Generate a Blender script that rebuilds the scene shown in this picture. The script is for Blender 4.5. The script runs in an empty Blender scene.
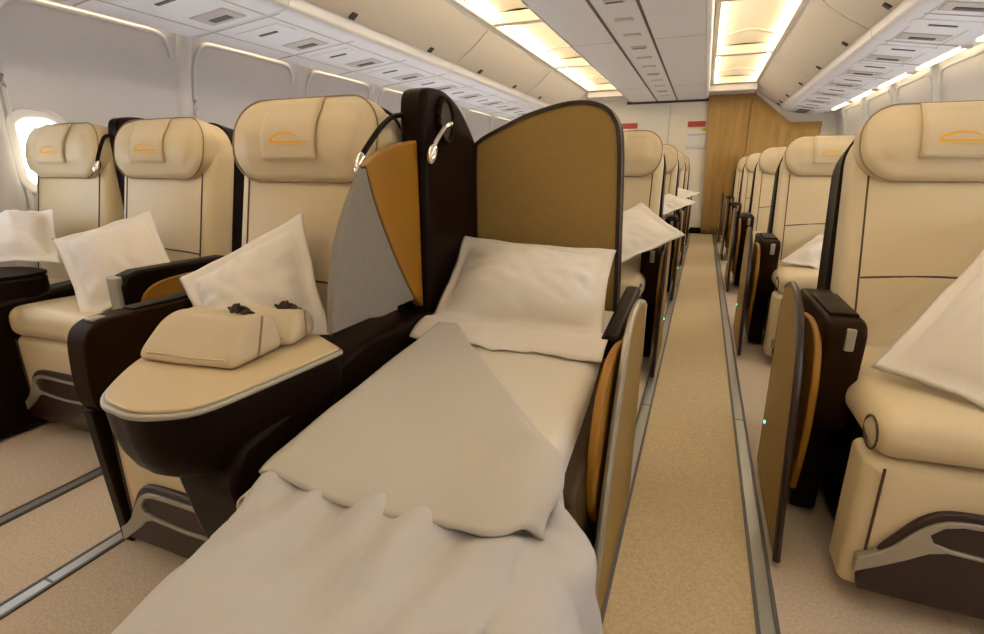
import bpy, bmesh, math, random
from math import sin, cos, pi, radians
from mathutils import Vector, Matrix, noise
from mathutils.bvhtree import BVHTree
random.seed(4)
S = bpy.context.scene
COL = S.collection

# ---------------------------------------------------------------- camera, world, exposure
cam_d = bpy.data.cameras.new('camera'); cam = bpy.data.objects.new('camera', cam_d); COL.objects.link(cam)
cam_d.sensor_width = 36; cam_d.lens = 505/984*36; cam_d.clip_start = .02
cam.location = (0, 0, 1.02)
cam.rotation_euler = (radians(90-16.23), 0, radians(22.05))
S.camera = cam
S.view_settings.view_transform = 'Standard'; S.view_settings.look = 'None'
S.view_settings.exposure = 0.36; S.view_settings.gamma = 1; S.view_settings.use_curve_mapping = False
W = bpy.data.worlds.new('world'); S.world = W; W.use_nodes = True
W.node_tree.nodes['Background'].inputs[0].default_value = (.85, .925, 1, 1)
W.node_tree.nodes['Background'].inputs[1].default_value = 11.0
COVE_STRENGTH = 10.0
WALL_STRENGTH = 6.5

# ---------------------------------------------------------------- materials
def mat(name, col, rough=.5, metal=0, bump=0, scale=40, var=0, vscale=6, spec=.5, emit=None, es=0, sheen=0, trans=0, aniso=None):
    m = bpy.data.materials.new(name); m.use_nodes = True
    nt = m.node_tree; b = nt.nodes['Principled BSDF']
    b.inputs['Base Color'].default_value = (*col, 1); b.inputs['Roughness'].default_value = rough
    b.inputs['Metallic'].default_value = metal; b.inputs['Specular IOR Level'].default_value = spec
    if sheen: b.inputs['Sheen Weight'].default_value = sheen
    if trans: b.inputs['Transmission Weight'].default_value = trans
    if emit: b.inputs['Emission Color'].default_value = (*emit, 1); b.inputs['Emission Strength'].default_value = es
    tc = nt.nodes.new('ShaderNodeTexCoord')
    mp = nt.nodes.new('ShaderNodeMapping'); nt.links.new(tc.outputs['Object'], mp.inputs[0])
    if aniso: mp.inputs['Scale'].default_value = aniso
    if var:
        n = nt.nodes.new('ShaderNodeTexNoise'); n.inputs['Scale'].default_value = vscale; n.inputs['Detail'].default_value = 4
        nt.links.new(mp.outputs[0], n.inputs[0])
        r = nt.nodes.new('ShaderNodeValToRGB')
        r.color_ramp.elements[0].position = .3; r.color_ramp.elements[1].position = .7
        r.color_ramp.elements[0].color = (*[c*(1-var) for c in col], 1)
        r.color_ramp.elements[1].color = (*[min(1, c*(1+var)) for c in col], 1)
        nt.links.new(n.outputs['Fac'], r.inputs[0]); nt.links.new(r.outputs[0], b.inputs['Base Color'])
    if bump:
        n2 = nt.nodes.new('ShaderNodeTexNoise'); n2.inputs['Scale'].default_value = scale; n2.inputs['Detail'].default_value = 3
        nt.links.new(mp.outputs[0], n2.inputs[0])
        bp = nt.nodes.new('ShaderNodeBump'); bp.inputs['Strength'].default_value = bump; bp.inputs['Distance'].default_value = .004
        nt.links.new(n2.outputs['Fac'], bp.inputs['Height']); nt.links.new(bp.outputs[0], b.inputs['Normal'])
    return m
M = dict(
 leather = mat('cream_leather', (.68, .55, .35), .45, bump=.12, scale=260, var=.03, vscale=5, spec=.3),
 tabletop= mat('cream_tabletop', (.60, .47, .28), .4),
 piping  = mat('dark_piping', (.06, .03, .018), .5),
 cloth   = mat('headrest_cloth', (.69, .56, .37), .8, bump=.2, scale=400),
 logo    = mat('orange_print', (.85, .45, .03), .7),
 brown   = mat('dark_brown_plastic', (.0085, .0035, .002), .36, bump=.1, scale=500, spec=.09),
 brown2  = mat('brown_armrest_plastic', (.020, .009, .002), .45, bump=.15, scale=500, spec=.06),
 trimdk  = mat('maroon_trim', (.03, .013, .010), .35),
 taupe   = mat('taupe_fabric', (.34, .21, .055), .85, bump=.3, scale=700, var=.04, vscale=60),
 greyfab = mat('grey_fabric', (.25, .22, .19), .85, bump=.3, scale=700, var=.04, vscale=60),
 gold    = mat('ochre_panel', (.31, .135, .005), .5, bump=.15, scale=400, var=.05, vscale=8),
 silver  = mat('silver_plastic', (.40, .365, .30), .38, metal=.5),
 chrome  = mat('chrome', (.85, .84, .82), .12, metal=1),
 cotton  = mat('white_cotton', (.74, .675, .61), .85, bump=.25, scale=35, sheen=.2),
 sheet   = mat('cream_sheet', (.69, .63, .54), .85, bump=.2, scale=30, sheen=.2),
 duvet   = mat('ivory_duvet', (.51, .475, .46), .85, bump=.25, scale=22, sheen=.2),
 flap    = mat('duvet_lining', (.51, .465, .41), .85, bump=.25, scale=22, sheen=.2),
 bag     = mat('cream_pouch', (.58, .475, .32), .8, bump=.3, scale=300),
 tassel  = mat('dark_tassel', (.05, .03, .02), .8),
 carpet  = mat('tan_carpet', (.60, .47, .29), .95, bump=.5, scale=330, var=.13, vscale=130, spec=.1),
 carpet_cool = mat('carpet_cool_light', (.58, .47, .365), .95, bump=.5, scale=330, var=.13, vscale=130, spec=.1),  # same carpet, with the cooler light put into its colour
 bedside = mat('bronze_brown_plastic', (.05, .028, .009), .45, bump=.15, scale=500, spec=.2),
 rail    = mat('floor_rail', (.42, .41, .38), .35, metal=.7),
 raildk  = mat('rail_edge', (.12, .115, .11), .5, metal=.3),
 wall    = mat('sidewall', (.63, .62, .66), .28, var=.02, vscale=3),
 rib     = mat('sidewall_rib', (.72, .70, .73), .4),
 bin     = mat('bin_plastic', (.78, .72, .63), .4),
 binun   = mat('bin_underside', (.88, .87, .90), .4),
 psu     = mat('service_panel', (.60, .54, .50), .45),
 dark    = mat('dark_slot', (.05, .045, .04), .5),
 ceil    = mat('ceiling_panel', (.80, .78, .78), .5),
 seam    = mat('ceiling_seam', (.09, .08, .075), .6),
 covewall= mat('cove_plastic', (.80, .72, .56), .5),
 vault   = mat('cove_reflector', (.72, .64, .50), .6),
 cover   = mat('lit_tube', (.9, .8, .6), .5, emit=(1, .87, .66), es=COVE_STRENGTH),
 strip   = mat('lit_strip', (.9, .8, .6), .5, emit=(1, .82, .48), es=WALL_STRENGTH),
 bulk    = mat('bulkhead_white', (.92, .83, .66), .5),
 curtain = mat('tan_curtain', (.47, .27, .075), .7, bump=.1, scale=90, var=.10, vscale=14, aniso=(3, 3, .15)),
 red     = mat('red_sign', (.55, .07, .04), .4),
 yellow  = mat('yellow_sticker', (.8, .6, .12), .5),
 white   = mat('white_sign', (.8, .77, .7), .5),
 led     = mat('green_led', (.05, .6, .3), .4, emit=(.1, 1, .5), es=2.5),
 glass   = mat('window_pane', (.95, .97, 1), .05, spec=.3),
 piping2 = mat('tan_piping', (.30, .20, .11), .5),
 shade   = mat('window_frame_plastic', (.78, .74, .70), .4),
)

M['glass'].node_tree.nodes['Principled BSDF'].inputs['Alpha'].default_value = .15
# ---------------------------------------------------------------- mesh helpers
class MB:
    def __init__(s): s.v = []; s.f = []
    def add(s, vs, fs):
        o = len(s.v); s.v += [Vector(v) for v in vs]; s.f += [tuple(i+o for i in f) for f in fs]; return s
    def merge(s, o): return s.add(o.v, o.f)
    def map(s, fn): s.v = [Vector(fn(v)) for v in s.v]; return s
    def bvh(s): return BVHTree.FromPolygons([tuple(v) for v in s.v], s.f)
    def build(s, name, material, parent=None, loc=None, smooth=.7, bevel=0, seg=2, solid=0, subsurf=0):
        me = bpy.data.meshes.new(name); me.from_pydata([tuple(v) for v in s.v], [], s.f)
        bm = bmesh.new(); bm.from_mesh(me)
        bmesh.ops.remove_doubles(bm, verts=bm.verts, dist=1e-5)
        bmesh.ops.recalc_face_normals(bm, faces=bm.faces)
        bm.to_mesh(me); bm.free()
        me.shade_smooth(); me.set_sharp_from_angle(angle=smooth)
        me.materials.append(M[material])
        o = bpy.data.objects.new(name, me); COL.objects.link(o)
        if loc is not None: o.location = loc
        if parent is not None: o.parent = parent
        if solid:
            md = o.modifiers.new('solid', 'SOLIDIFY'); md.thickness = solid; md.offset = 0
        if bevel:
            md = o.modifiers.new('bevel', 'BEVEL'); md.width = bevel; md.segments = seg; md.limit_method = 'ANGLE'; md.angle_limit = .6
        if subsurf:
            md = o.modifiers.new('sub', 'SUBSURF'); md.levels = subsurf; md.render_levels = subsurf
        return o
def thing(name, label, cat, loc=(0, 0, 0), rz=0, group=None):
    o = bpy.data.objects.new(name, None); COL.objects.link(o); o.empty_display_size = .1
    o.location = loc; o.rotation_euler = (0, 0, rz)
    o['label'] = label; o['category'] = cat
    if group: o['group'] = group
    return o
def tag(o, label, cat, group=None):
    o['label'] = label; o['category'] = cat
    if group: o['group'] = group
    return o
def struct(o): o['kind'] = 'structure'; return o
def dup(root, loc, label, group=None):
    def cp(o, par):
        c = o.copy(); COL.objects.link(c)
        if par is not None: c.parent = par
        for ch in list(o.children): cp(ch, c)
        return c
    r = cp(root, None); r.location = loc; r['label'] = label
    if group: r['group'] = group
    return r

def box(x0, x1, y0, y1, z0, z1):
    m = MB()
    v = [(x, y, z) for x in (x0, x1) for y in (y0, y1) for z in (z0, z1)]
    return m.add(v, [(0, 1, 3, 2), (4, 6, 7, 5), (0, 4, 5, 1), (2, 3, 7, 6), (0, 2, 6, 4), (1, 5, 7, 3)])
def rbox(sx, sy, sz, r, n=8):
    """rounded box centred at the origin, dense enough to be deformed"""
    m = MB(); h = Vector((sx/2, sy/2, sz/2)); r = min(r, min(h)*.999)
    def pt(p):
        q = Vector([max(-(h[i]-r), min(h[i]-r, p[i])) for i in range(3)])
        d = p-q
        return q+d.normalized()*r if d.length > 1e-9 else p
    def samp(k):
        a = h[k]; base = [-a, -a+r*.3, -a+r*.65, -a+r]
        mid = [-a+r+(2*a-2*r)*i/n for i in range(1, n)]
        return base+mid+[a-r, a-r*.65, a-r*.3, a]
    for ax in range(3):
        b, c = (ax+1) % 3, (ax+2) % 3
        sb, sc = samp(b), samp(c)
        for sg in (-1, 1):
            vs = []
            for i in sb:
                for j in sc:
                    p = Vector((0, 0, 0)); p[ax] = sg*h[ax]; p[b] = i; p[c] = j; vs.append(pt(p))
            L = len(sc)
            m.add(vs, [(i*L+j, (i+1)*L+j, (i+1)*L+j+1, i*L+j+1) for i in range(len(sb)-1) for j in range(L-1)])
    return m
def rrect(w, h, r, inset=0, n=8, rb=None):
    """rounded rectangle outline (x, v), counter-clockwise; rb = radius of the two bottom corners"""
    out = []; W2, H2 = w/2-inset, h/2-inset
    for sx, sy, a0 in ((1, 1, 0), (-1, 1, pi/2), (-1, -1, pi), (1, -1, 3*pi/2)):
        rr = r if (sy > 0 or rb is None) else rb
        rr = max(min(rr-inset, W2, H2), .0008)
        for k in range(n+1):
            a = a0+pi/2*k/n
            out.append((sx*(W2-rr)+rr*cos(a), sy*(H2-rr)+rr*sin(a)))
    return out
def pad(w, h, r, depth, edge=.025, bulge=.02, n=8, rb=None, dome=6):
    """cushion: outline in x/z, front face at y=-depth bulging to -depth-bulge"""
    m = MB(); rings = [(0, 0), (0, depth-edge)]
    for k in range(1, 5):
        a = pi/2*k/4; rings.append((edge*(1-cos(a)), depth-edge+edge*sin(a)))
    mx = min(w, h)/2*.94
    for k in range(1, dome+1):
        t = k/dome; rings.append((edge+(mx-edge)*t, depth+bulge*(1-(1-t)**2)))
    vs = []
    for ins, d in rings:
        vs += [(x, -d, z) for x, z in rrect(w, h, r, ins, n, rb)]
    L = 4*(n+1); fs = []
    for i in range(len(rings)-1):
        for j in range(L):
            fs.append((i*L+j, i*L+(j+1) % L, (i+1)*L+(j+1) % L, (i+1)*L+j))
    fs.append(tuple(range(L))); fs.append(tuple((len(rings)-1)*L+j for j in range(L)))
    return m.add(vs, fs)
def prism(pts, t, axis='x'):
    """2-D outline extruded by t, centred on 0 along the axis; (a,b) are the other two axes in order"""
    m = MB(); n = len(pts)
    def P(a, b, c): return {'x': (c, a, b), 'y': (a, c, b), 'z': (a, b, c)}[axis]
    vs = [P(a, b, -t/2) for a, b in pts]+[P(a, b, t/2) for a, b in pts]
    return m.add(vs, [tuple(range(n)), tuple(range(2*n-1, n-1, -1))]+[(i, (i+1) % n, n+(i+1) % n, n+i) for i in range(n)])
def ringprism(outer, inner, t, axis='x'):
    m = MB(); n = len(outer)
    def P(a, b, c): return {'x': (c, a, b), 'y': (a, c, b), 'z': (a, b, c)}[axis]
    vs = [P(a, b, -t/2) for a, b in outer]+[P(a, b, -t/2) for a, b in inner]+[P(a, b, t/2) for a, b in outer]+[P(a, b, t/2) for a, b in inner]
    fs = []
    for i in range(n):
        j = (i+1) % n
        fs += [(i, j, n+j, n+i), (2*n+i, 3*n+i, 3*n+j, 2*n+j), (i, 2*n+i, 2*n+j, j), (n+i, n+j, 3*n+j, 3*n+i)]
    return m.add(vs, fs)
def tube(pts, r, n=8, closed=False):
    m = MB(); pts = [Vector(p) for p in pts]; N = len(pts); vs = []
    up = Vector((0, 0, 1))
    for i, p in enumerate(pts):
        if closed: t = pts[(i+1) % N]-pts[i-1]
        else: t = pts[min(i+1, N-1)]-pts[max(i-1, 0)]
        t.normalize()
        a = t.cross(up)
        if a.length < .1: a = t.cross(Vector((1, 0, 0)))
        a.normalize(); b = t.cross(a)
        rr = r[i] if isinstance(r, (list, tuple)) else r
        vs += [p+(a*cos(2*pi*k/n)+b*sin(2*pi*k/n))*rr for k in range(n)]
    fs = []
    for i in range(N if closed else N-1):
        for k in range(n):
            i2 = (i+1) % N
            fs.append((i*n+k, i*n+(k+1) % n, i2*n+(k+1) % n, i2*n+k))
    if not closed: fs += [tuple(range(n)), tuple((N-1)*n+k for k in range(n))]
    return m.add(vs, fs)
def spline(ctrl, k=8, closed=False):
    """Catmull-Rom through control points of any dimension"""
    P = [Vector(c) for c in ctrl]; n = len(P); out = []
    for i in range(n if closed else n-1):
        g = (lambda j: P[j % n]) if closed else (lambda j: P[max(0, min(n-1, j))])
        a, b, c, d = g(i-1), g(i), g(i+1), g(i+2)
        for s in range(k):
            t = s/k
            out.append(.5*((2*b)+(c-a)*t+(2*a-5*b+4*c-d)*t*t+(3*b-a-3*c+d)*t**3))
    if not closed: out.append(P[-1])
    return out
def ellipsoid(c, r, n=12):
    m = MB(); vs = []; fs = []
    for i in range(n+1):
        a = pi*i/n
        for j in range(n*2):
            b = pi*j/n; vs.append((c[0]+r[0]*sin(a)*cos(b), c[1]+r[1]*sin(a)*sin(b), c[2]+r[2]*cos(a)))
    for i in range(n):
        for j in range(2*n): fs.append((i*2*n+j, i*2*n+(j+1) % (2*n), (i+1)*2*n+(j+1) % (2*n), (i+1)*2*n+j))
    return m.add(vs, fs)
def grid(fn, nu, nv):
    m = MB(); vs = [fn(i/nu, j/nv) for i in range(nu+1) for j in range(nv+1)]
    return m.add(vs, [(i*(nv+1)+j, (i+1)*(nv+1)+j, (i+1)*(nv+1)+j+1, i*(nv+1)+j+1) for i in range(nu) for j in range(nv)])
def nz(x, y, z=0): return noise.noise(Vector((x, y, z)))
def sm(t): t = max(0, min(1, t)); return t*t*(3-2*t)

# ================================================================ SETTING
XL, XR, Y0, Y1 = -3.15, 1.75, -1.9, 9.15
struct(box(XL-.05, XR+.05, Y0, Y1+.05, -.06, 0).build('floor', 'carpet_cool'))
n = 1
struct(box(-.135, .245, Y0, Y1-.02, -.02, .003).build('trim_1', 'carpet'))    # aisle strip of the same carpet, without the painted cool light
for x in (-2.75, -1.86, -1.455, -.135, .245, 1.2):                   # seat tracks let into the floor
    n += 1
    o = struct(box(x-.017, x+.017, Y0, Y1-.02, -.01, .005).build('trim_%d' % n, 'rail', bevel=.002))
    e = MB()
    for s in (-1, 1): e.merge(box(x+s*.021-.0045, x+s*.021+.0045, Y0, Y1-.02, -.01, .0065))
    for k in range(6): e.merge(box(x-.018, x+.018, .55+k*1.63, .556+k*1.63, -.01, .0056))
    e.build('rail_edge', 'raildk', o)

# side walls: profile in z, windows cut through
def wall_x(side, z):
    d = .30*max(0, z-1.25)**2+.05*max(0, .5-z)
    return (XL+d) if side < 0 else (XR-d)
ZS = [0, .25, .5, .93, 1.28, 1.40, 1.52, 1.64, 1.74, 1.84, 1.95]
PITCH = 1.02
def win_y(p): return [1.52-PITCH+PITCH*p+.06+.0, 1.52-PITCH+PITCH*p+.30]
panels = range(-1, 9)
def build_wall(side, name):
    ys = set([Y0, Y1])
    wins = []
    for p in panels:
        a = 1.50+PITCH*(p-1)
        for c in (a+.155, a+.155+.51):
            if Y0+.3 < c < Y1-.3: wins.append(c); ys |= {c-.115, c+.115}
    ys = sorted(ys); m = MB()
    for i in range(len(ys)-1):
        for j in range(len(ZS)-1):
            if abs(ZS[j]-.93) < 1e-6 and any(abs((ys[i]+ys[i+1])/2-c) < .1 for c in wins): continue
            q = [(wall_x(side, z), y, z) for y, z in ((ys[i], ZS[j]), (ys[i+1], ZS[j]), (ys[i+1], ZS[j+1]), (ys[i], ZS[j+1]))]
            m.add(q, [(0, 1, 2, 3)])
    o = struct(m.build(name, 'wall'))
    return wins
winsL = build_wall(-1, 'wall_left'); winsR = build_wall(1, 'wall_right')
wn = 0
for side, wins in ((-1, winsL), (1, winsR)):
    for c in wins:
        if not (-1 < c < 9): continue
        wn += 1
        X = wall_x(side, 1.1)
        fo = [(c+a, 1.105+b) for a, b in rrect(.285, .415, .10)]
        fi = [(c+a, 1.105+b) for a, b in rrect(.215, .33, .085)]
        w = struct(ringprism(fo, fi, .03).map(lambda v: (v.x+X-side*.004, v.y, v.z)).build('window_%d' % wn, 'rib', bevel=.008, seg=3))
        prism([(c+a, 1.105+b) for a, b in rrect(.23, .36, .085)], .006).map(lambda v: (v.x+X+side*.03, v.y, v.z)).build('pane', 'glass', w)
# ribs between sidewall panels, with the raised rounded edge of each panel
for side, nm in ((-1, 'left'), (1, 'right')):
    for p in range(-1, 9):
        y = 1.50+PITCH*(p-1)-.02
        if y < Y0+.1 or y > Y1-.2: continue
        n += 1
        def fn(u, v):
            z = v*1.90; d = .028*max(0, 1-abs(2*u-1)**4)
            return (wall_x(side, z)-side*(d-.003), y-.055+.11*u, z)
        o = struct(grid(fn, 8, 24).build('trim_%d' % n, 'rib'))
        # moulded lip that turns over the top corners of the panel behind this rib
        zt = 1.79
        path = [(.07, z) for z in (0.3, .7, 1.1, 1.4, 1.6)]+[(.075, 1.68), (.095, 1.745), (.15, zt), (.3, zt+.006), (.7, zt+.006), (PITCH-.17, zt), (PITCH-.11, 1.745), (PITCH-.085, 1.68)]
        pts = [(wall_x(side, z)-side*.004, y+a, z) for a, z in path]
        tube(spline(pts, 4), .014, 8).build('panel_lip', 'rib', o)

# bulkhead at the far end
def bulk_pts():
    return [(XL, 0), (.02, 0), (.02, 2.3), (XL, 2.3)]
struct(box(XL, XR, Y1, Y1+.04, 0, 2.45).build('wall_back', 'bulk'))
struct(box(XL, XR, Y0-.04, Y0, 0, 2.45).build('wall_light_block', 'bulk'))  # added unseen wall, keeps open-rear daylight off the dark plastic
struct(box(XL, XR, Y1-.02, Y1, 0, .10).build('baseboard_back', 'brown'))
n += 1; struct(box(-1.3, -.04, Y1-.05, Y1, 2.05, 2.09).build('trim_%d' % n, 'dark'))
n += 1; struct(box(-.62, -.61, Y1-.012, Y1, .1, 2.05).build('trim_%d' % n, 'psu'))

# ceiling: flat centre raft over the middle seats, recessed coves over the two aisles
CX0, CX1, CZ = -1.27, -.06, 2.08
struct(box(XL, XR, Y0, Y1, 2.42, 2.47).build('ceiling', 'ceil'))
raft = MB()
prof = [(CX0, 2.40), (CX0, 2.13), (CX0+.012, 2.10), (CX0+.05, CZ), (CX1-.05, CZ), (CX1-.012, 2.10), (CX1, 2.13), (CX1, 2.40)]
raft = prism(prof, Y1-Y0-.1, 'y').map(lambda v: (v.x, v.y+(Y0+Y1)/2, v.z))
n += 1; rf = struct(raft.build('trim_%d' % n, 'ceil'))
sl = MB()
for x in (-.825, -.522): sl.merge(box(x-.010, x+.010, Y0+.1, Y1-.07, CZ-.004, CZ+.01))
sl.build('seam', 'seam', rf)
sl = MB()
for x in (CX1-.045, CX0+.045): sl.merge(box(x-.003, x+.003, Y0+.1, Y1-.07, CZ-.003, CZ+.01))
for y in (2.2, 4.9, 7.6): sl.merge(box(-.52, CX1-.05, y, y+.006, CZ-.002, CZ+.01)).merge(box(CX0+.05, -.83, y, y+.006, CZ-.002, CZ+.01))
sl.build('joint', 'psu', rf)
for k in range(14):                                                   # little vents and call-light plates in the centre strip
    y = 2.3+k*.47
    box(-.735, -.60, y, y+.09, CZ-.006, CZ+.01).build('vent_plate', 'psu', rf, bevel=.003)
    box(-.725, -.61, y+.055, y+.082, CZ-.008, CZ).build('vent_slot', 'dark' if k % 3 == 0 else 'ceil', rf)

# ================================================================ OVERHEAD BINS, LIGHTS
SEAMS = [-1.88, .47, 2.50, 4.53, 6.56, 8.59]
def bin_profile(side):
    if side < 0: o, l, t, e = (-3.0, 1.80), (-2.23, 1.875), (-1.87, 2.20), (-1.80, 2.26)
    else:        o, l, t, e = (1.47, 1.80), (.965, 1.875), (.575, 2.20), (.52, 2.26)
    return o, l, t, e
def make_bin(side, ya, yb, label):
    o, l, t, e = bin_profile(side)
    s = side
    r = thing('overhead_bin', label, 'overhead bin', ((o[0]+l[0])/2, (ya+yb)/2, 1.80), group='overhead bins')
    bx, by = (o[0]+l[0])/2, (ya+yb)/2
    loc = lambda v: (v.x-bx, v.y-by, v.z-1.80)
    lip = spline([(l[0]+s*.10, l[1]-.012), (l[0]+s*.03, l[1]-.004), (l[0]-s*.004, l[1]+.012), (l[0]-s*.012, l[1]+.04), (l[0]-s*.022, l[1]+.065)], 4)
    pr = [o]+[tuple(p) for p in lip]+[t, e, (e[0]+s*.02, 2.40), (o[0], 2.40)]
    prism(pr, yb-ya-.008, 'y').map(lambda v: (v.x, v.y+by, v.z)).map(loc).build('housing', 'binun', r)
    # door on the slanted face, curved a little outwards
    d = Vector((t[0]-l[0]+s*.022, t[1]-l[1]-.065)); nn = Vector((-s*abs(d.y), -abs(d.x))).normalized()
    def fn(u, v):
        b = .008+.012*sin(pi*v)
        p = Vector((l[0]-s*.022, l[1]+.065))+d*(.03+.94*v)+nn*b
        return (p.x, ya+.012+(yb-ya-.024)*u, p.y)
    def fnb(u, v):
        p = Vector((l[0]-s*.022, l[1]+.065))+d*(.03+.94*v)-nn*.002
        return (p.x, ya+.012+(yb-ya-.024)*u, p.y)
    door = grid(fn, 6, 8)
    bnd = [(i/6, 0) for i in range(6)]+[(1, j/8) for j in range(8)]+[(1-i/6, 1) for i in range(6)]+[(0, 1-j/8) for j in range(8)]
    k = len(bnd); vs = [fn(*q) for q in bnd]+[fnb(*q) for q in bnd]
    door.add(vs, [(i, (i+1) % k, k+(i+1) % k, k+i) for i in range(k)])
    door.map(loc).build('door', 'bin', r, smooth=.6)
    for f in (.25, .75):
        y = ya+(yb-ya)*f
        c = Vector((l[0]-s*.022, l[1]+.065))+d*.10+nn*.014
        lm = rbox(.012, .055, .05, .005, 2)
        a = math.atan2(d.x, d.y)
        lm.map(lambda v: (c.x+v.x*cos(a)+v.z*sin(a), y+v.y, c.y-v.x*sin(a)+v.z*cos(a))).map(loc).build('latch', 'dark', r)
    # passenger service units on the underside
    und = lambda x: o[1]+(l[1]-.012-o[1])*(x-o[0])/(l[0]+s*.10-o[0])
    q = MB()
    for f in (.22, .80):
        x = o[0]+(l[0]-o[0])*f
        q.merge(box(x-.003, x+.003, ya+.01, yb-.01, und(x)-.003, und(x)+.01))
    for f in (0.0, .333, .667):
        y = ya+(yb-ya)*f+.02
        q.merge(prism([(o[0]+s*-.02, und(o[0])-.003), (l[0]+s*.08, und(l[0]+s*.08)-.003), (l[0]+s*.08, und(l[0]+s*.08)+.01), (o[0]-s*.02, und(o[0])+.01)], .006, 'y').map(lambda v: (v.x, v.y+y, v.z)))
    q.map(loc).build('underside_joint', 'psu', r)
    for k_, f in enumerate((.10, .27, .43, .60, .77, .93)):
        y = ya+(yb-ya)*f; x = o[0]+(l[0]-o[0])*.52
        w = .13 if k_ % 2 else .17
        p = prism([(x-w, und(x-w)-.005), (x+w, und(x+w)-.005), (x+w, und(x+w)+.01), (x-w, und(x-w)+.01)], .16, 'y').map(lambda v: (v.x, v.y+y, v.z)).map(loc).build('service_panel', 'psu' if k_ % 2 else 'binun', r, bevel=.004)
        z = und(x)
        prism([(x-.07, und(x-.07)-.009), (x+.07, und(x+.07)-.009), (x+.07, und(x+.07)), (x-.07, und(x-.07))], .045 if k_ % 2 else .022, 'y').map(lambda v: (v.x, v.y+y+.02, v.z)).map(loc).build('service_slot', 'dark' if k_ % 2 == 0 else 'seam', p)
    return r
ordn = ['nearest', 'second', 'third', 'fourth', 'farthest']
for i in range(5):
    for side, nm in ((-1, 'left'), (1, 'right')):
        make_bin(side, SEAMS[i], SEAMS[i+1], ['cream overhead bin on the %s side beside the camera, outside the view', 'bin with cream door above the window seats on the %s, nearest the camera',
            'second cream overhead bin along the %s side from the camera', 'third cream overhead bin along the %s side from the camera',
            'farthest full overhead bin on the %s side, before the bulkhead'][i] % nm)
for side, nm in ((-1, 'left'), (1, 'right')):                         # short bins that run up to the bulkhead
    make_bin(side, SEAMS[5], Y1-.01, 'short cream overhead bin butting against the bulkhead on the %s side' % nm)

def make_cove(side, ya, yb, label):
    x0, x1 = (-1.85, CX0-.005) if side < 0 else (CX1+.005, .565)
    r = thing('cove_light', label, 'ceiling light', ((x0+x1)/2, (ya+yb)/2, 2.2), group='aisle cove lights')
    bx, by = (x0+x1)/2, (ya+yb)/2; L = yb-ya; w = x1-x0
    def fn(u, v):                                                     # vaulted glowing cover
        return (-w/2+.035+(w-.07)*u, -L/2+.04+(L-.08)*v, .088+.095*sin(pi*u)*(.25+.75*sin(pi*v)**.5))
    grid(fn, 14, 20).build('reflector', 'vault', r)
    for s in (-1, 1): tube([(s*(w/2-.062), -L/2+.07, .062), (s*(w/2-.062), L/2-.07, .062)], .017, 8).build('lit_tube', 'cover', r)
    fr = MB()
    for s in (-1, 1):
        fr.merge(box(s*(w/2-.02)-.02, s*(w/2-.02)+.02, -L/2, L/2, .0, .10))
        fr.merge(box(-w/2, w/2, s*(L/2-.022)-.022, s*(L/2-.022)+.022, .01, .10))
    fr.build('frame', 'covewall', r, bevel=.006)
    def rib(u, v): return (-w/2+.03+(w-.06)*u, .62-.25+.05*v-.0, .045+.070*sin(pi*u)-.012*sin(pi*v))
    grid(rib, 12, 3).build('rib', 'covewall', r, solid=.012)
    return r
for i in range(5):
    for side, nm in ((-1, 'left'), (1, 'right')):
        make_cove(side, SEAMS[i], SEAMS[i+1], ['glowing cove light over the %s aisle, behind the camera', 'glowing cove light over the %s aisle, above the camera',
            'nearest lit cove panel in view above the %s aisle', 'middle lit cove panel in view above the %s aisle', 'farthest lit cove panel above the %s aisle, before the bulkhead'][i] % nm)
for side, nm in ((-1, 'left'), (1, 'right')):
    x0, x1 = (-1.85, CX0) if side < 0 else (CX1, .565)
    n += 1; struct(box(x0, x1, SEAMS[5], Y1, 2.12, 2.2).build('trim_%d' % n, 'psu'))
k = 0
for i in range(1, 9):
    for side, nm in ((-1, 'left'), (1, 'right')):
        ya = 1.50+PITCH*(i-1)-.02+.10; yb = ya+PITCH-.20
        if yb > Y1: continue
        x, z = (-3.035, 1.875) if side < 0 else (1.525, 1.805)
        r = thing('sidewall_light', 'glowing strip light on top of the %s sidewall, %s from the camera' % (nm, ['first', 'second', 'third', 'fourth', 'fifth', 'sixth', 'seventh', 'eighth'][i-1]), 'strip light', (x, (ya+yb)/2, z), group='sidewall strip lights')
        rbox(.034, yb-ya, .018, .008, 4).build('lit_tube', 'strip', r)
        for s in (-1, 1): box(-.03, .03, s*(yb-ya)/2-.012, s*(yb-ya)/2+.012, -.01, .016).build('end_socket', 'binun', r, bevel=.003)
# coving that closes the gap between wall and bins
n += 1; struct(prism([(1.47, 1.82), (1.60, 1.83), (1.72, 1.92), (1.47, 1.95)], Y1-Y0, 'y').map(lambda v: (v.x, v.y+(Y0+Y1)/2, v.z)).build('trim_%d' % n, 'binun'))
n += 1; struct(prism([(-3.02, 1.915), (-3.13, 1.915), (-3.13, 1.95), (-3.02, 1.95)], Y1-Y0, 'y').map(lambda v: (v.x, v.y+(Y0+Y1)/2, v.z)).build('trim_%d' % n, 'binun'))

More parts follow.
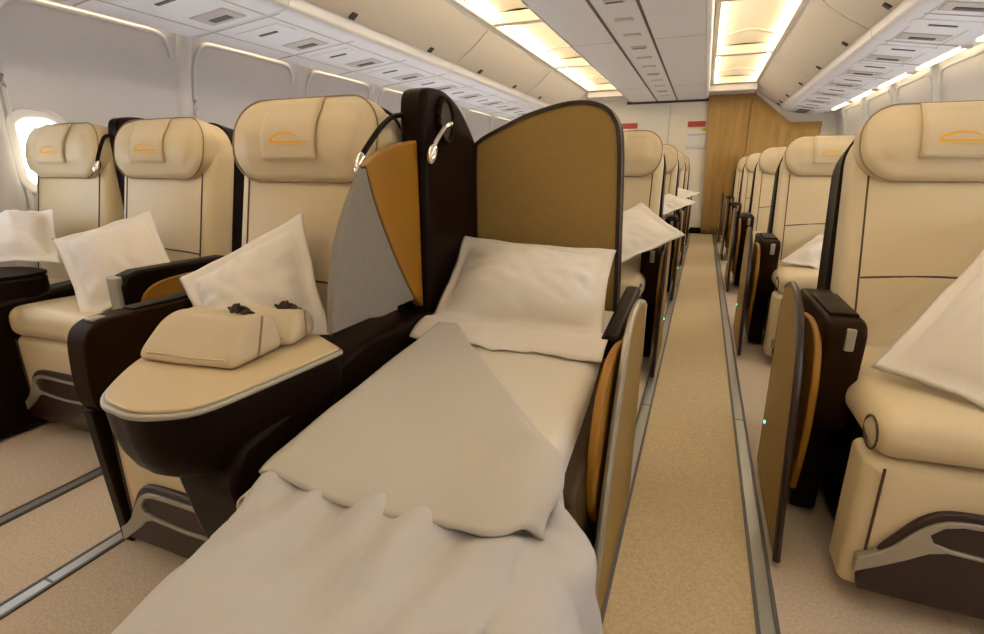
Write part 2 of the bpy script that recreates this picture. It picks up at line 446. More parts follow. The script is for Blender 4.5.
# ================================================================ SEATS
def seat_parts(root, tilt, front, side=1, arm=True, legrest=True, shell=True, cw=.585, ch=.125, cdx=0, cdz=0, lw=.60, ldx=0, tdz=0, cfront=0, aoff=.335, soff=.10):
    """seat facing -y, root at the floor under the headrest front; side = +1/-1 where the aisle armrest stands"""
    t = radians(tilt); L = .81; z0 = .41
    yb0 = -(.70*sin(t)-.155*cos(t))                                   # back-plane pivot
    def back(v): return Vector((v.x, yb0+v.z*sin(t)+v.y*cos(t), z0+v.z*cos(t)-v.y*sin(t)))
    bw = .565
    b = pad(bw, L, .16, .15, .035, .012, rb=.04).map(lambda v: (v.x*(1-.06*max(0, v.z/L)), v.y, v.z+L/2))
    # lumbar fullness
    b.map(lambda v: (v.x, v.y-(.022*math.exp(-((v.z-.26)/.13)**2)*max(0, 1-(v.x/.27)**2) if v.y < -.12 else 0), v.z))
    bv = b.bvh()
    bo = MB().merge(b).map(back).build('backrest', 'leather', root)
    def hit(x, z, off=.004, bvh=bv):
        h = bvh.ray_cast(Vector((x, -1, z)), Vector((0, 1, 0)))
        return Vector((x, (h[0].y if h[0] else -.14)-off, z))
    pp = []
    for s in (-1, 1):
        zs = [.03+.6*i/14 for i in range(15)]
        tube([back(hit(s*(.232+.0*z), z, .001)) for z in zs], .0028, 6).build('piping', 'piping', bo)
    tube([back(hit(x, .245+.012*(1-(x/.23)**2), .0)) for x in [-.228+.456*i/16 for i in range(17)]], .0032, 6).build('lumbar_seam', 'piping', bo)
    # headrest, wrap-round pillow
    h = pad(.55, .255, .115, .085, .045, .022, n=10)
    h.map(lambda v: (v.x, v.y-.10-.018*(abs(v.x)/.27)**2.5, v.z+.675))
    hv = h.bvh()
    ho = MB().merge(h).map(back).build('headrest', 'leather', root)
    o2 = [(x, z+.675) for x, z in rrect(.55, .255, .115, .018, 10)]
    tube([back(Vector((x, -.100-.018*(abs(x)/.27)**2.5-.085+.018, z))) for x, z in rrect(.55, .255, .115, .006, 10)] and
         [back(Vector((x, -.165-.018*(abs(x)/.27)**2.5, z+.675))) for x, z in rrect(.552, .257, .116, .004, 10)], .0026, 6, closed=True).build('headrest_piping', 'piping2', ho)
    # cloth cover hanging over the headrest, shifted a little to one side
    cx = -.022
    def cf(u, v):
        x = cx-.102+.204*u; z = .800-.190*v
        p = hit(x, min(z, .792), .007, hv)
        if v > .95: p.y -= .003
        return back(p)
    co = grid(cf, 10, 14).build('headrest_cover', 'cloth', root, solid=.005)
    # orange swoosh printed on the cover
    lg = MB()
    def rib(path, w):
        vs = []
        P = [Vector(q) for q in path]
        for i, p in enumerate(P):
            d = (P[min(i+1, len(P)-1)]-P[max(i-1, 0)]).normalized(); nn = Vector((-d.y, d.x))
            ww = w*(.35+.65*sin(pi*min(1, .15+.8*i/(len(P)-1))))
            for s in (-1, 1):
                q = p+nn*ww*s-Vector((0, .02)); vs.append(back(hit(cx+q.x, q.y, .0115, hv)))
        lg.add(vs, [(2*i, 2*i+1, 2*i+3, 2*i+2) for i in range(len(P)-1)])
    rib(spline([(.085, .678), (.02, .677), (-.045, .678), (-.060, .683), (-.045, .694), (-.015, .703), (.015, .702), (.04, .693)], 5), .0040)
    rib(spline([(-.03, .668), (.03, .667), (.07, .668)], 4), .0012)
    lg.build('logo', 'logo', co)
    # seat cushion with rolled front
    base_front = yb0-.12
    front_l = front; front = front+cfront
    d = base_front-front+.06
    c = rbox(cw, d, ch, .05, 8)
    c.map(lambda v: (v.x+cdx, v.y+front+d/2, v.z+.452+cdz+.012*cos(v.x*5)-.02*sm((v.y+d/2-.1)/d)))
    so = c.build('seat_cushion', 'leather', root)
    for s in (-1, 1):
        tube([(cdx+s*(cw/2-.002), front+.05+.045*cos(a), .452+cdz+(ch/2-.016)*sin(a)) for a in [2*pi*i/20 for i in range(20)]], .003, 6, closed=True).build('end_piping', 'piping', so)
    front = front_l
    if legrest:
        lh = .345+max(0, cdz); kx = lw/.60
        lp = pad(lw, lh, .02, .11, .03, .006, rb=.02)
        lp.map(lambda v: (v.x+ldx, v.y+front+.125, v.z+.225+cdz/2))
        lo = lp.build('leg_rest', 'leather', root)
        yf = front+.125-.11-.008
        for s in (-1, 1):
            tube([(ldx+s*(lw/2-.036), yf+.003, z) for z in (.385+cdz, .33, .25, .18, .13)], .003, 6).build('piping', 'piping', lo)
        # dark arched plate, left-right symmetric, then silver bracket
        half = [(-.245, .16), (-.222, .20), (-.195, .243), (-.165, .272), (-.125, .284), (-.05, .287), (0, .288)]
        half = [tuple(p) for p in spline(half, 3)]
        top = half+[(-x, z) for x, z in reversed(half[:-1])]
        plate = top+[(.275, .10), (.27, .065), (-.27, .065), (-.275, .10)]
        prism(plate, .016, 'y').map(lambda v: (v.x*kx+ldx, v.y+yf-.004, v.z+(tdz if v.z > .11 else 0))).build('trim_plate', 'trimdk', root, bevel=.004)
        for s in (-1, 1):
            out = spline([(-.285, .125), (-.255, .145), (-.225, .175), (-.195, .22), (-.165, .252), (-.125, .267), (-.06, .269), (0, .268)], 4)
            inn = [Vector((0, .258)), Vector((-.06, .258)), Vector((-.12, .256)), Vector((-.15, .246)), Vector((-.170, .222)), Vector((-.160, .202)), Vector((-.13, .195)), Vector((-.06, .190)), Vector((0, .188)), Vector((0, .180)), Vector((-.07, .183)), Vector((-.135, .186)), Vector((-.165, .175)), Vector((-.20, .145)), Vector((-.245, .112)), Vector((-.285, .085))]
            pts = [(s*p.x, p.y) for p in list(out)+inn]
            prism(pts, .022, 'y').map(lambda v: (v.x*kx+ldx, v.y+yf-.008, v.z+tdz)).build('trim_bracket', 'silver', root, bevel=.002)
    # base under the cushion
    box(-.26, .26, front+.16, .10, .02, .40).build('seat_base', 'brown', root, bevel=.01)
    if shell:
        sh = [(x, z) for x, z in rrect(.605, .825, .175, 0, 10, rb=.03)]
        bk = prism(sh, .05, 'y').map(lambda v: (v.x*(1-.07*(v.z+.41)/.82), v.y+.06, v.z+.408))
        inn = [(x, z) for x, z in rrect(.605, .825, .175, .024, 10, rb=.03)]
        rim = ringprism(sh, inn, .13, 'y').map(lambda v: (v.x*(1-.07*(v.z+.41)/.82), v.y+.025, v.z+.408))
        bk.merge(rim).map(back)
        bk.merge(box(-.32, .32, yb0+.05, yb0+.32, .02, .44))
        bk.build('shell', 'brown', root, bevel=.006)
    if arm:
        s = side; ax = s*aoff
        y0a, y1a = front+.26, yb0-.02                                  # armrest block
        out = [(y1a, .30), (y1a, .64), (y0a+.05, .645), (y0a+.018, .638), (y0a, .61), (y0a+.012, .36), (y0a+.05, .315), (y0a+.10, .30)]
        prism(out, .095, 'x').map(lambda v: (v.x+ax, v.y, v.z)).build('armrest', 'brown2', root, bevel=.014, seg=3)
        rbox(.022, .012, .06, .004, 2).map(lambda v: (v.x+ax+.008, v.y+y0a+.001, v.z+.598)).build('armrest_button', 'silver', root)
        rbox(.07, .26, .016, .006, 3).map(lambda v: (v.x+ax, v.y+y0a+.19, v.z+.646)).build('armrest_pad', 'brown', root)
        box(ax-.035, ax+.035, y0a+.10, y1a, .02, .31).build('arm_support', 'brown', root, bevel=.01)
        # ochre inlay panel on the aisle side, tapering to the floor
        k_ = front+.82
        G_ = [(-.30, .60), (-.42, .61), (-.53, .585), (-.585, .50), (-.60, .40), (-.595, .29), (-.56, .14)]
        g = [tuple(p) for p in spline([(a_+k_, b_) for a_, b_ in G_], 5)]+[(-.30+k_, .12)]
        prism(g, .018, 'x').map(lambda v: (v.x+ax+s*.056, v.y, v.z)).build('ochre_panel', 'gold', root, bevel=.004)
        # tall outer shroud whose curved leading edge sweeps forward towards the floor
        k_ = front+.82                                                # seat-depth shift against the reclined seat
        E_ = [(-.74, .02), (-.70, .12), (-.655, .30), (-.62, .43), (-.57, .55), (-.50, .63), (-.40, .675), (-.30, .685)]
        q = [tuple(p) for p in spline([(a_+k_, b_) for a_, b_ in E_], 5)]+[(-.22+k_, .66), (-.20+k_, .58), (-.23+k_, .03)]
        sx_ = ax+s*soff
        so_ = prism(q, .014, 'x').map(lambda v: (v.x+sx_, v.y, v.z)).build('side_shroud', 'taupe', root, bevel=.003)
        tube([(sx_, y, z) for y, z in q[:-2]], .010, 8).build('edge_strip', 'trimdk', so_)
        ellipsoid((sx_+s*.008, k_-.27, .20), (.004, .006, .006), 6).build('indicator_light', 'led', so_)
    return back, yb0

def divider(root, x, y, reach=1):
    """privacy wing between the two seats of a pair, in root coordinates: x, y = plane and front edge"""
    ctrl = [(y, .02), (y, 1.18), (y+.012, 1.232), (y+.05, 1.25), (y+.14, 1.252), (y+.23, 1.225), (y+.31, 1.17), (y+.38, 1.10), (y+.42, 1.02)]
    q = ctrl[:1]+[tuple(p) for p in spline(ctrl[1:], 4)]+[(y+.43, .02)]
    wg = prism(q, .085, 'x').map(lambda v: (v.x+x-.02, v.y, v.z)).build('divider_wing', 'brown', root, bevel=.018, seg=3)
    # recessed round housing for the stowed lamp
    hc = Vector((x+.028, y+.125, 1.165))
    tube([hc+Vector((0, cos(a)*.046, sin(a)*.062)) for a in [2*pi*i/20 for i in range(20)]], .009, 8, closed=True).build('lamp_housing', 'brown2', wg)
    prism([(cos(a)*.042, sin(a)*.058) for a in [2*pi*i/20 for i in range(20)]], .012, 'x').map(lambda v: v+hc-Vector((.006, 0, 0))).build('lamp_recess', 'dark', wg)
    # two flexible reading lights
    for nm, path, m_, tip in (('chrome', [(x+.03, y+.135, 1.15), (x+.05, y+.115, 1.155), (x+.055, y+.065, 1.14), (x+.05, y+.03, 1.11), (x+.045, y+.01, 1.085)], 'chrome', (x+.045, y+.0, 1.066)),
                          ('dark', [(x-.05, y+.02, 1.175), (x-.055, y-.04*reach, 1.165), (x-.055, y-.10*reach, 1.135), (x-.055, y-.16*reach, 1.09), (x-.055, y-.20*reach, 1.055)], 'brown', (x-.055, y-.21*reach, 1.035))):
        st = tube(spline(path, 6), .0075, 8).build('reading_light_stem', m_, root)
        hd = ellipsoid((0, 0, 0), (.015, .016, .030), 10).map(lambda v: (v.x+tip[0], v.y+tip[1]+v.z*.35, v.z+tip[2])).build('lamp_head', 'chrome', st)

def console_parts(root):
    """wide shared table between a pair, coordinates relative to the left seat (headrest front at y=0, x=0)"""
    ox, oy = -1.13, 1.30
    P = [(-.903, .490), (-.865, .487), (-.821, .500), (-.766, .548), (-.748, .66), (-.738, .77), (-.730, .872), (-.742, .895), (-.80, .925), (-.86, .95),
         (-1.02, .97), (-1.12, .88), (-1.135, .75), (-1.09, .645), (-1.008, .541), (-.955, .50)]
    out = [tuple(p) for p in spline([(a-ox, b-oy) for a, b in P], 4, closed=True)]
    cxy = (sum(a for a, b in out)/len(out), sum(b for a, b in out)/len(out))
    def sc(k): return [(cxy[0]+(a-cxy[0])*k, cxy[1]+(b-cxy[1])*k) for a, b in out]
    # boat-shaped body: narrows downwards
    m = MB(); rings = []
    for k, z in ((1.0, .612), (.985, .60), (.97, .56), (.93, .52), (.86, .485), (.75, .465)):
        rings.append([(a+.0, b, z) for a, b in sc(k)])
    N = len(out); vs = [p for r in rings for p in r]
    fs = [(i*N+j, i*N+(j+1) % N, (i+1)*N+(j+1) % N, (i+1)*N+j) for i in range(len(rings)-1) for j in range(N)]
    fs += [tuple(range(N)), tuple((len(rings)-1)*N+j for j in range(N))]
    co = m.add(vs, fs).build('side_console', 'brown', root, smooth=.9)
    prism(sc(1.006), .012, 'z').map(lambda v: (v.x, v.y, v.z+.616)).build('table_rim', 'silver', co, bevel=.005, seg=3)
    prism(sc(.965), .008, 'z').map(lambda v: (v.x, v.y, v.z+.6245)).build('table_top', 'tabletop', co, bevel=.003)
    # side wall under the console with a curved front leg
    q = spline([(.61, .52), (.575, .46), (.585, .38), (.60, .30), (.625, .2), (.665, .1), (.71, .012)], 4)
    q = [(a-oy, b) for a, b in [tuple(p) for p in q]]+[(1.75-oy, .012), (1.75-oy, .50), (1.3-oy, .60), (1.0-oy, .60), (.70-oy, .53)]
    prism(q, .16, 'x').map(lambda v: (v.x+(-.83-ox), v.y, v.z)).build('console_wall', 'brown', root, bevel=.02, seg=3)
    # grey sail and ochre leaf at the back of the console
    g = spline([(.93, .64), (.945, .74), (.985, .86), (1.04, .95), (1.105, 1.03)], 6)
    g2 = spline([(1.105, 1.03), (1.135, .94), (1.19, .83), (1.25, .73), (1.315, .636)], 6)
    X = -.80-ox
    prism([(a-oy, b) for a, b in [tuple(p) for p in g[:-1]+g2]], .022, 'x').map(lambda v: (v.x+X, v.y, v.z)).build('grey_screen', 'greyfab', root, bevel=.004)
    tube([(X+.004, a-oy, b) for a, b in [tuple(p) for p in g2]], .008, 8).build('screen_edge', 'trimdk', root)
    g3 = spline([(1.105, 1.03), (1.17, 1.062), (1.25, 1.085), (1.36, 1.103)], 5)
    prism([(a-oy, b) for a, b in [tuple(p) for p in g2[::-1]+g3[1:]]+[(1.36, .60)]], .03, 'x').map(lambda v: (v.x+X, v.y, v.z)).build('ochre_leaf', 'gold', root, bevel=.005)

def left_arm(root):
    """aisle armrest of a left-hand seat: slim block with rounded nose on a tapering leg"""
    ox, oy = -1.13, 1.30
    x = -1.405-ox
    q = spline([(1.15, .655), (.95, .657), (.80, .658), (.745, .650), (.715, .62), (.705, .55), (.703, .46), (.715, .425)], 4)
    q = [tuple(p) for p in q]+[(.90, .40), (1.15, .40)]
    a = prism([(a_-oy, b) for a_, b in q], .075, 'x').map(lambda v: (v.x+x, v.y, v.z)).build('armrest', 'brown2', root, bevel=.014, seg=3)
    rbox(.03, .035, .010, .004, 3).map(lambda v: (v.x+x+.004, v.y+.765-oy, v.z+.657)).build('armrest_button', 'silver', a)
    rbox(.052, .30, .012, .005, 3).map(lambda v: (v.x+x, v.y+1.0-oy, v.z+.659)).build('armrest_pad', 'brown', a)
    l = [(.70, .43), (.705, .30), (.72, .012), (.80, .012), (.90, .20), (1.0, .42)]
    prism([(a_-oy, b) for a_, b in l], .045, 'x').map(lambda v: (v.x+x-.0, v.y, v.z)).build('arm_leg', 'brown', root, bevel=.008)

# --- middle pair, left seat (upright, console in front, reading lights)
A = thing('airline_seat', 'cream leather armchair beside the bed, in front of it a wing-shaped table with two pouches', 'seat', (-1.13, 1.30, 0), group='cabin seats')
seat_parts(A, 12, -.60, arm=False, side=1, cw=.54, cdx=.03, lw=.56, ldx=.04, tdz=-.028, cfront=.03)
console_parts(A); left_arm(A)
divider(A, -.78+1.13, 1.355-1.30)

# --- window pair
WX, WY = -2.15, 1.58
B = thing('airline_seat', 'cream leather aisle seat of the left window pair, behind the armchair with the table', 'seat', (WX, WY, 0), group='cabin seats')
seat_parts(B, 12, -.56, arm=False)
x = .365
q = [(-.10, .42), (-.10, .69), (-.46, .692), (-.505, .68), (-.525, .645), (-.525, .42), (-.47, .38)]
ar = prism(q, .07, 'x').map(lambda v: (v.x+x, v.y, v.z)).build('armrest', 'brown', B, bevel=.012, seg=3)
rbox(.055, .024, .16, .008, 3).map(lambda v: (v.x+x, v.y-.524, v.z+.60)).build('armrest_nose', 'silver', ar)
g = spline([(-.475, .47), (-.48, .56), (-.45, .62), (-.36, .648), (-.12, .655)], 4)
prism([tuple(p) for p in g]+[(-.12, .47)], .012, 'x').map(lambda v: (v.x+x+.038, v.y, v.z)).build('ochre_panel', 'gold', B, bevel=.003)
box(x-.03, x+.03, -.42, -.05, .02, .42).build('arm_support', 'brown', B, bevel=.01)
C = thing('airline_seat', 'cream leather window seat at the far left, beside the oval window', 'seat', (WX-.655, WY, 0), group='cabin seats')
seat_parts(C, 12, -.60, arm=False)
divider(C, .33, .02, .35)
# shared table of the window pair, dark-sided
ctop = [tuple(p) for p in spline([(.20, -.80), (.26, -.80), (.33, -.74), (.36, -.6), (.38, -.42), (.30, -.36), (.12, -.38), (.04, -.52), (.08, -.68)], 4, closed=True)]
cs = prism(ctop, .09, 'z').map(lambda v: (v.x, v.y, v.z+.57)).build('side_console', 'brown', C, bevel=.012)
prism([(a*.985, b*.985) for a, b in ctop], .012, 'z').map(lambda v: (v.x, v.y, v.z+.620)).build('table_rim', 'brown', cs, bevel=.004)
prism([(-.72, .012), (-.72, .40), (-.70, .53), (.30, .60), (.30, .012)], .12, 'x').map(lambda v: (v.x+.325, v.y, v.z)).build('console_wall', 'brown', C, bevel=.02)

# --- right pair, aisle seat, first row, then four more rows behind it
RX, RY, RP = .72, 2.05, 1.68
D = thing('airline_seat', 'nearest cream leather seat right of the aisle, reclined, with a big white pillow', 'seat', (RX, RY, 0), group='cabin seats')
seat_parts(D, 20, -.82, side=-1, cw=.62, lw=.63, cdz=-.004, tdz=.03, ch=.105)
rl = ['second', 'third', 'fourth', 'last']
for k in range(1, 5):
    dup(D, (RX, RY+RP*k, 0), ['second cream seat along the right of the aisle, small pillow on its cushion', 'third cream seat from the front along the right of the aisle',
        'fourth cream seat from the front along the right of the aisle', 'farthest cream seat on the right of the aisle, in front of the tan curtain'][k-1], 'cabin seats')
# --- middle block, aisle side, rows behind the bed
LX, LY = -.495, 3.02
Es = thing('airline_seat', 'cream seat directly behind the made-up bed, left of the aisle', 'seat', (LX, LY, 0), group='cabin seats')
seat_parts(Es, 14, -.62, side=1, cw=.54, aoff=.285, soff=.072)
for k in range(1, 4):
    dup(Es, (LX, LY+RP*k, 0), ['second cream seat behind the bed along the left of the aisle', 'third cream seat behind the bed along the left of the aisle', 'farthest cream seat left of the aisle, just before the white bulkhead'][k-1], 'cabin seats')

# --- the bed: the same kind of seat laid flat inside its shell
F = thing('flat_bed_seat', 'airline seat laid flat as a bed inside a tall arched taupe shell', 'bed seat', (-.46, 1.30, 0))
fx, fy = -.46, 1.30
Yp = 1.72
outer = spline([(-.765, .30), (-.765, .75), (-.765, 1.07), (-.75, 1.118), (-.66, 1.163), (-.56, 1.203), (-.43, 1.232), (-.335, 1.225), (-.28, 1.185), (-.253, 1.09), (-.238, .76), (-.230, .50), (-.228, .30)], 6)
outer = [(p.x-fx, p.y) for p in outer]
cen = (-.02, .75)
def off(pts, d):
    o = []
    N = len(pts)
    for i in range(N):
        a, b = Vector(pts[i-1]), Vector(pts[(i+1) % N]); t = (b-a).normalized(); nn = Vector((-t.y, t.x))
        q = Vector(pts[i])+nn*d
        if (q-Vector(cen)).length > (Vector(pts[i])-Vector(cen)).length: q = Vector(pts[i])-nn*d
        o.append((q.x, q.y))
    return o
inner = off(outer, .013)
def bow(v): return (v.x, v.y+.05*(1-min(1, ((v.x+.02)/.26)**2))-.0, v.z)
prism(outer, .05, 'y').map(lambda v: (v.x, v.y+Yp-fy+.04, v.z)).build('shell', 'brown', F, bevel=.008)
pn = prism(inner, .02, 'y').map(lambda v: (v.x, v.y+Yp-fy+.008, v.z)).build('shell_panel', 'taupe', F, bevel=.004)
ringprism(outer, inner, .05, 'y').map(lambda v: (v.x, v.y+Yp-fy+.018, v.z)).build('shell_edge', 'trimdk', F, bevel=.008, seg=3)
# right flank of the shell at pillow height
prism([(.80-fy, .10), (.80-fy, .43), (1.10-fy, .49), (1.40-fy, .57), (1.75-fy, .62), (1.78-fy, .10)], .05, 'x').map(lambda v: (v.x-.185-fx+.0, v.y, v.z)).build('bed_side', 'bedside', F, bevel=.012)
# mattress
def bedz(Y): return .553-.125*(1.30-Y) if Y < 1.30 else .553+.02*(Y-1.3)
mt = rbox(.50, 2.12, .13, .04, 10)
mt.map(lambda v: (v.x*(1-(.20*sm((.78-v.y-.62)/.3) if v.x < 0 else 0)), v.y+.62-fy, v.z+bedz(v.y+.62)-.068)).build('mattress', 'leather', F)
box(-.235, .235, -.30-fy, 1.66-fy, .02, .22).build('bed_base', 'brown', F, bevel=.01)
# aisle-side panels
g = spline([(1.32, .585), (1.18, .615), (1.05, .615), (.96, .565), (.915, .47), (.915, .37), (.97, .27), (1.06, .20)], 5)
g = [tuple(p) for p in g]+[(1.42, .15), (1.42, .58)]
prism([(a-fy, b) for a, b in g], .018, 'x').map(lambda v: (v.x-.152-fx, v.y, v.z)).build('ochre_panel', 'gold', F, bevel=.004)
q = spline([(.85, .02), (.875, .15), (.92, .29), (1.0, .46), (1.07, .58), (1.14, .655), (1.22, .685), (1.34, .685)], 5)
q = [tuple(p) for p in q]+[(1.46, .655), (1.50, .58), (1.47, .03)]
so_ = prism([(a-fy, b) for a, b in q], .014, 'x').map(lambda v: (v.x-.124-fx, v.y, v.z)).build('side_shroud', 'taupe', F, bevel=.003)
tube([(-.124-fx, a-fy, b) for a, b in q[:-2]], .009, 8).build('edge_strip', 'silver', so_)
prism([(1.28-fy, .05), (1.28-fy, .60), (1.75-fy, .64), (1.75-fy, .05)], .05, 'x').map(lambda v: (v.x-.165-fx-.02, v.y, v.z)).build('arm_block', 'brown', F, bevel=.012)

# ================================================================ BEDDING
def add_wr(x, y, amp, f=6, seed=0):
    return amp*(nz(x*f, y*f, seed)+.5*nz(x*f*2.3, y*f*2.3, seed+5))
dv = thing('duvet', 'ivory duvet spread over the flat bed with its top corner turned down', 'duvet', (-.46, .3, bedz(.3)))
ox, oy, oz = dv.location
def section(a, hl, hr, z, xl=-.715, xr=-.195, r=.045):
    """point at arc length a along a cloth section lying over the bed edge; negative overhang hl / hr lengths"""
    if a < r: 
        d = r-a; q = d/r
        if d < r*1.57: return xl+r-r*sin(min(1.57, q)), z-r*(1-cos(min(1.57, q)))
        return xl-(d-r*1.57)*.04, z-r-(d-r*1.57)
    wdt = xr-xl
    if a > wdt-r:
        d = a-(wdt-r); q = d/r
        if d < r*1.57: return xr-r+r*sin(min(1.57, q)), z-r*(1-cos(min(1.57, q)))
        return xr+(d-r*1.57)*.16, z-r-(d-r*1.57)
    return xl+a, z
def duv(u, v):
    Y = -.55+1.62*v-.30*u*sm((v-.6)/.4)
    hl = .02+.085*sm((.70-Y)/.40); hr = .02+.42*sm((.86-Y)/.30)
    wdt = .52; a = -hl+(wdt+hl+hr)*u
    z = bedz(Y)+.014
    xr = -.195+.095*sm((.82-Y)/.22)
    xl = -.715+.045*sm((.62-Y)/.12)+.03*sm((.46-Y)/.2)
    wdt = -.195-xl; a = -hl+(wdt+hl+hr)*u
    x, z = section(a, hl, hr, z, xl=xl, xr=xr)
    on = 1 if 0 < a < wdt else .35
    dirn = x*.55+Y
    fold = .014*nz(dirn*9, (x-Y*.4)*2.2, 3)+.016*nz(x*7+Y*2, Y*2.0, 7)
    fold += .022*max(0, nz((x*.9-Y*.5)*12, Y*1.5, 2))*sm((.6-Y)/.2)
    z += (fold+.010)*on-.030*sm((Y-.58)/.05)*on
    if hr > .1 and a > wdt: x += .030*nz(Y*11, z*5, 9)+.014*nz(Y*22, z*8, 1)
    if a < 0: x += .02*nz(Y*10, z*4, 4)
    # gathered folds running out from under the turn-down
    z += .017*sm((.66-Y)/.05)*sm((Y-.25)/.3)*sin((x+.3*(.6-Y))*55+3*nz(x*4, Y*3, 1))*.6*on
    return (x-ox, Y-oy, z-oz)
grid(duv, 90, 130).build('duvet_body', 'duvet', dv, solid=.02, smooth=3)
# turned-down flap: corners A (by pillow), Bc (left), Cc (right front), Dc (right)
def flapf(u, v):
    A_, B_, C_, D_ = Vector((-.675, 1.25)), Vector((-.690, .585)), Vector((-.140, .585)), Vector((-.180, .78))
    A2 = Vector((-.615, 1.25))
    cr = sm((u-.80)/.2)*sm((.16-v)/.16)
    # u from left edge to right edge, v from front (0) to back (1)
    bot = B_.lerp(C_, u); bot.y += -.020*sin(pi*u)+.010*nz(u*5, 0, 3)
    top = A_.lerp(A2, u)
    if v < .26:
        e = C_.lerp(D_, v/.26)
    else: e = D_.lerp(A2, (v-.26)/.74)
    l = B_.lerp(A_, v)
    p = l.lerp(e, u)
    p += (bot-B_.lerp(C_, u))*(1-v)**3
    p += Vector((-.030, .030))*cr
    z = bedz(p.y)+.042+.006*nz(p.x*5, p.y*5, 1)+.007*nz(p.x*3+p.y*4, p.y*2, 8)
    z += .028*math.exp(-((p.y-.69)/.10)**2)*sm((u-.6)/.3)             # thickness of the rolled right-hand fold
    eu = min(1, (1-u)/.07); z -= .028*(1-eu)**2                        # diagonal fold turns down
    z -= .010*(1-min(1, v/.06))**2
    z -= .006*(1-min(1, u/.05))**2
    return (p.x-ox, p.y-oy, z-oz)
grid(flapf, 60, 80).build('turned_down_flap', 'flap', dv, solid=.014, smooth=3)
# sheet over the mattress
sh = thing('bed_sheet', 'cream fitted sheet showing between pillow and turned-down duvet', 'sheet', (-.46, 1.1, bedz(1.1)))
sx, sy, sz = sh.location
def shf(u, v):
    Y = .55+1.10*v
    a = -.05+(.52+.10)*u
    x, z = section(a, .05, .05, bedz(Y)+.006, xl=-.72, xr=-.20, r=.035)
    z += .003*nz(x*9, Y*6, 2)
    return (x-sx, Y-sy, z-sz)
grid(shf, 50, 60).build('sheet_cloth', 'sheet', sh, solid=.004, smooth=3)
def ruf(u, v):                                                        # gathered hem just under the pillow
    x = -.745+.555*u; Y = 1.20+.17*v+.02*nz(u*5, 0, 2)-.02*u*0
    z = bedz(Y)+.016+.022*sin(pi*v)+.008*nz(u*12, v*2, 4)
    return (x-sx, Y-sy, z-sz)
grid(ruf, 50, 12).build('gathered_hem', 'cotton', sh, solid=.005, smooth=3)

# ================================================================ PILLOWS
def pillow(label, c, t, mat_='cotton', group='white pillows', seed=0, up=None, fl=.04, N=40, cat='pillow'):
    c = [Vector(q) for q in c]                                        # bl, br, tr, tl
    cen = sum(c, Vector())/4
    nrm = (c[1]-c[0]).cross(c[3]-c[0]).normalized()
    w = ((c[1]-c[0]).length+(c[2]-c[3]).length)/2; h = ((c[3]-c[0]).length+(c[2]-c[1]).length)/2
    r = thing('pillow', label, cat, cen, group=group)
    def surf(sg):
        def fn(u, v):
            uu, vv = 2*u-1, 2*v-1
            pu = uu*(1-.055*(1-vv*vv)*abs(uu)**3); pv = vv*(1-.055*(1-uu*uu)*abs(vv)**3)
            U, V = (pu+1)/2, (pv+1)/2
            p = c[0]*(1-U)*(1-V)+c[1]*U*(1-V)+c[2]*U*V+c[3]*(1-U)*V
            e = min((1-abs(uu))*w/2, (1-abs(vv))*h/2)
            fu = max(0, ((1-abs(uu))*w/2-fl)/(w/2-fl)); fv = max(0, ((1-abs(vv))*h/2-fl)/(h/2-fl))
            k = (1-(1-fu)**2.3)*(1-(1-fv)**2.3)
            d = t/2*k**.75 if k > 0 else 0
            # creases radiate from the corners, dents in the middle
            ang = math.atan2(vv, uu); rad = math.hypot(uu, vv)
            wr = .014*nz(ang*3.2, rad*1.2, seed+3)*min(1, k*4)*sm(rad)+.016*nz(uu*1.6, vv*1.6, seed)*min(1, k*3)+.007*nz(uu*5+vv*3, vv*4, seed+6)*min(1, k*3)
            d = d+wr*(1 if sg > 0 else .3)
            wave = .014*nz(u*4, v*4, seed+9)*max(0, 1-e/(fl*2))
            return p-cen+nrm*(sg*(d*(1 if sg > 0 else .75)+.0035*min(1, e/.008))+wave)
        return fn
    m = grid(surf(1), N, N); m.merge(grid(surf(-1), N, N))
    m.build('pillowcase', mat_, r, smooth=3)
    return r
pillow('white pillow standing at the head of the made-up bed', [(-.735, 1.285, .575), (-.205, 1.335, .565), (-.225, 1.57, .785), (-.765, 1.62, .800)], .17, seed=1)
pillow('white pillow leaning in the armchair behind the two pouches', [(-1.16, .90, .46), (-.868, 1.02, .600), (-1.070, 1.18, .905), (-1.425, 1.02, .712)], .17, seed=4)
pillow('white pillow propped on the aisle seat of the left window pair', [(-2.02, 1.06, .50), (-1.80, 1.30, .60), (-2.06, 1.415, .866), (-2.40, 1.22, .755)], .17, seed=7)
pillow('white pillow at the far left edge, on the window seat', [(-2.75, 1.06, .665), (-2.37, 1.22, .655), (-2.72, 1.42, .85), (-3.08, 1.36, .82)], .15, seed=11)
pillow('big white pillow on the nearest right-hand seat', [(.445, 1.48, .535), (.67, 1.27, .50), (1.10, 1.75, .92), (.84, 1.92, .93)], .17, seed=14)
pillow('small white pillow lying on the second right-hand seat', [(.44, 3.22, .525), (.66, 3.10, .50), (.90, 3.46, .66), (.66, 3.52, .65)], .10, seed=17)
pillow('white pillow draped over the armrest of the seat behind the bed', [(-.36, 2.36, .575), (-.05, 2.48, .735), (-.30, 2.95, .855), (-.66, 2.84, .66)], .10, seed=20)
pillow('white pillow on the second seat behind the bed, left of the aisle', [(-.27, 4.10, .68), (-.02, 4.22, .79), (-.26, 4.62, .83), (-.58, 4.5, .66)], .10, seed=23)
pillow('farthest white pillow, on the third seat behind the bed', [(-.27, 5.78, .68), (-.02, 5.90, .79), (-.26, 6.30, .83), (-.58, 6.18, .66)], .10, seed=26)

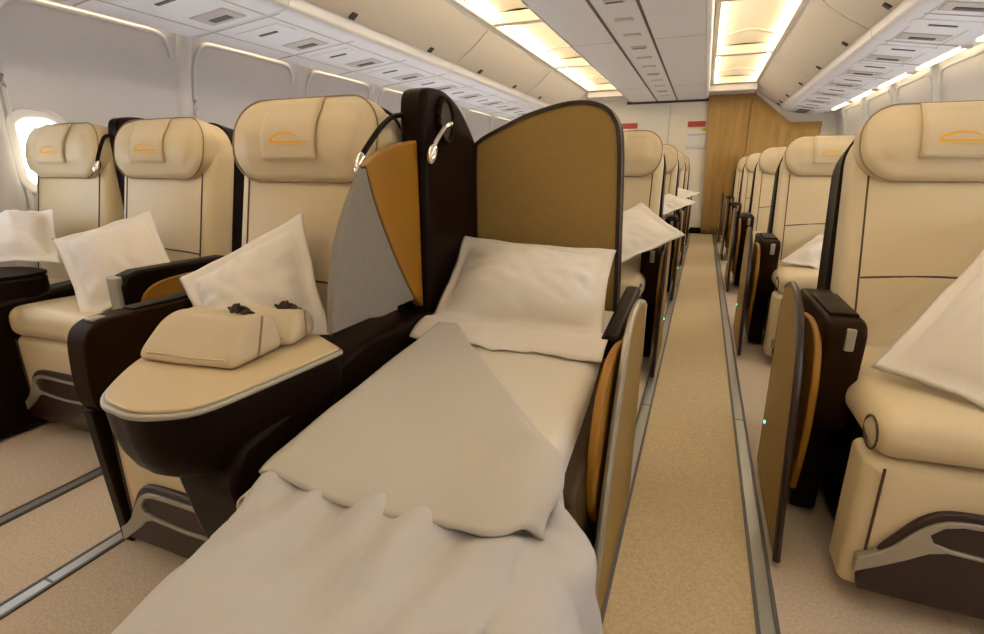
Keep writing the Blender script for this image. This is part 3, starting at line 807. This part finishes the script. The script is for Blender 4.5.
# ================================================================ AMENITY POUCHES
def pouch(label, loc, rz, w, d, h, lean, seed):
    r = thing('amenity_pouch', label, 'pouch', loc, rz, group='cream amenity pouches')
    def f(v):
        k = (v.z+h/2)/h
        return (v.x*(1-.13*k)+.004*nz(v.x*20, v.z*20, seed), (v.y)*(1-.50*k)+lean*k+.011*nz(v.x*9, v.z*14, seed+2), v.z+h/2+.003+.013*nz(v.x*11, v.y*11, seed+1)*k)
    rbox(w, d, h, .026, 12).map(f).build('pouch_body', 'bag', r)
    # zip along the right-hand gusset and stitched side seam
    zp = [Vector((w/2*(1-.13*k)+.001, (-d/2+d*.45)*(1-.5*k)+lean*k, .01+h*k)) for k in (.05, .3, .55, .8, .93)]
    tube(spline(zp, 4), .0025, 6).build('zip', 'piping2', r)
    sp = [f(Vector((x, -d/2, -h/2+.018))) for x in [-w/2+.03+(w-.06)*i/10 for i in range(11)]]
    tube(sp, .002, 6).build('seam', 'bag', r)
    t = MB()
    for a, b, c_, q, an in ((0, 0, 0, 1, .5), (.012, .004, .002, .9, -.3), (-.012, -.004, .003, .95, .9), (.020, -.006, -.002, .8, .2), (-.022, .003, -.003, .8, -.5), (.004, -.008, .006, .8, 1.2), (.030, .002, -.005, .6, -.2)):
        t.merge(ellipsoid((0, 0, 0), (.017*q, .006*q, .0065*q), 8).map(lambda v: (a+v.x*cos(an)-v.z*sin(an), b+v.y, c_+v.x*sin(an)+v.z*cos(an))))
    t.map(lambda v: (v.x+w*.16, v.y+lean+.01, v.z+h+.008)).build('tassel', 'tassel', r)
    return r
pouch('larger cream fabric pouch lying in front on the table, dark tassel on top', (-.965, .735, .628), radians(6), .265, .17, .085, .045, 3)
pouch('cream fabric pouch half hidden behind the larger pouch on the table', (-.93, .875, .628), radians(14), .19, .13, .065, .02, 9)

# ================================================================ FAR END
cu = thing('privacy_curtain', 'tan curtain closing off the right of the far bulkhead', 'curtain', (.6, Y1-.10, 0))
for x0, x1 in ((-.06, .535), (.545, 1.50)):
    def cf(u, v):
        x = x0+(x1-x0)*u+.10*(1-v)*(1-u)*(1 if x0 < 0 else 0)
        top = 2.12 if x < .58 else max(1.70, 2.12-(x-.58)*.82)
        return (x-.6, .006*sin(u*(x1-x0)*40)+.01*nz(u*5, v*1.5, 2), .02+(top-.02)*v)
    grid(cf, 70, 12).build('curtain_panel', 'curtain', cu, solid=.006, smooth=3)
tube([(-.66, 0, 2.13), (0, 0, 2.13)], .012, 8).build('curtain_rail', 'silver', cu)
for i, x in enumerate((-1.24, -.20)):
    sg = thing('exit_sign', ['red lettered sign high on the left of the white bulkhead', 'red lettered sign on the bulkhead, beside the curtain'][i], 'sign', (x, Y1-.012, 1.72), group='red bulkhead signs')
    rbox(.26, .02, .085, .008, 3).build('sign_plate', 'red', sg)
    ap = thing('bulkhead_pocket', ['white literature pocket under the left red sign', 'white literature pocket under the red sign beside the curtain'][i], 'wall pocket', (x+.02, Y1-.025, 1.46), group='bulkhead pockets')
    rbox(.30, .05, .22, .012, 3).build('pocket_body', 'white', ap)
    rbox(.28, .012, .02, .004, 3).map(lambda v: (v.x, v.y-.028, v.z+.10)).build('pocket_lip', 'psu', ap)
    st = rbox(.075, .006, .05, .002, 2).map(lambda v: v+Vector((x+.12, Y1-.004, 1.635))).build('yellow_label', 'yellow')
    tag(st, ['small yellow label under the left red sign', 'small yellow label under the red sign beside the curtain'][i], 'label', 'yellow labels')
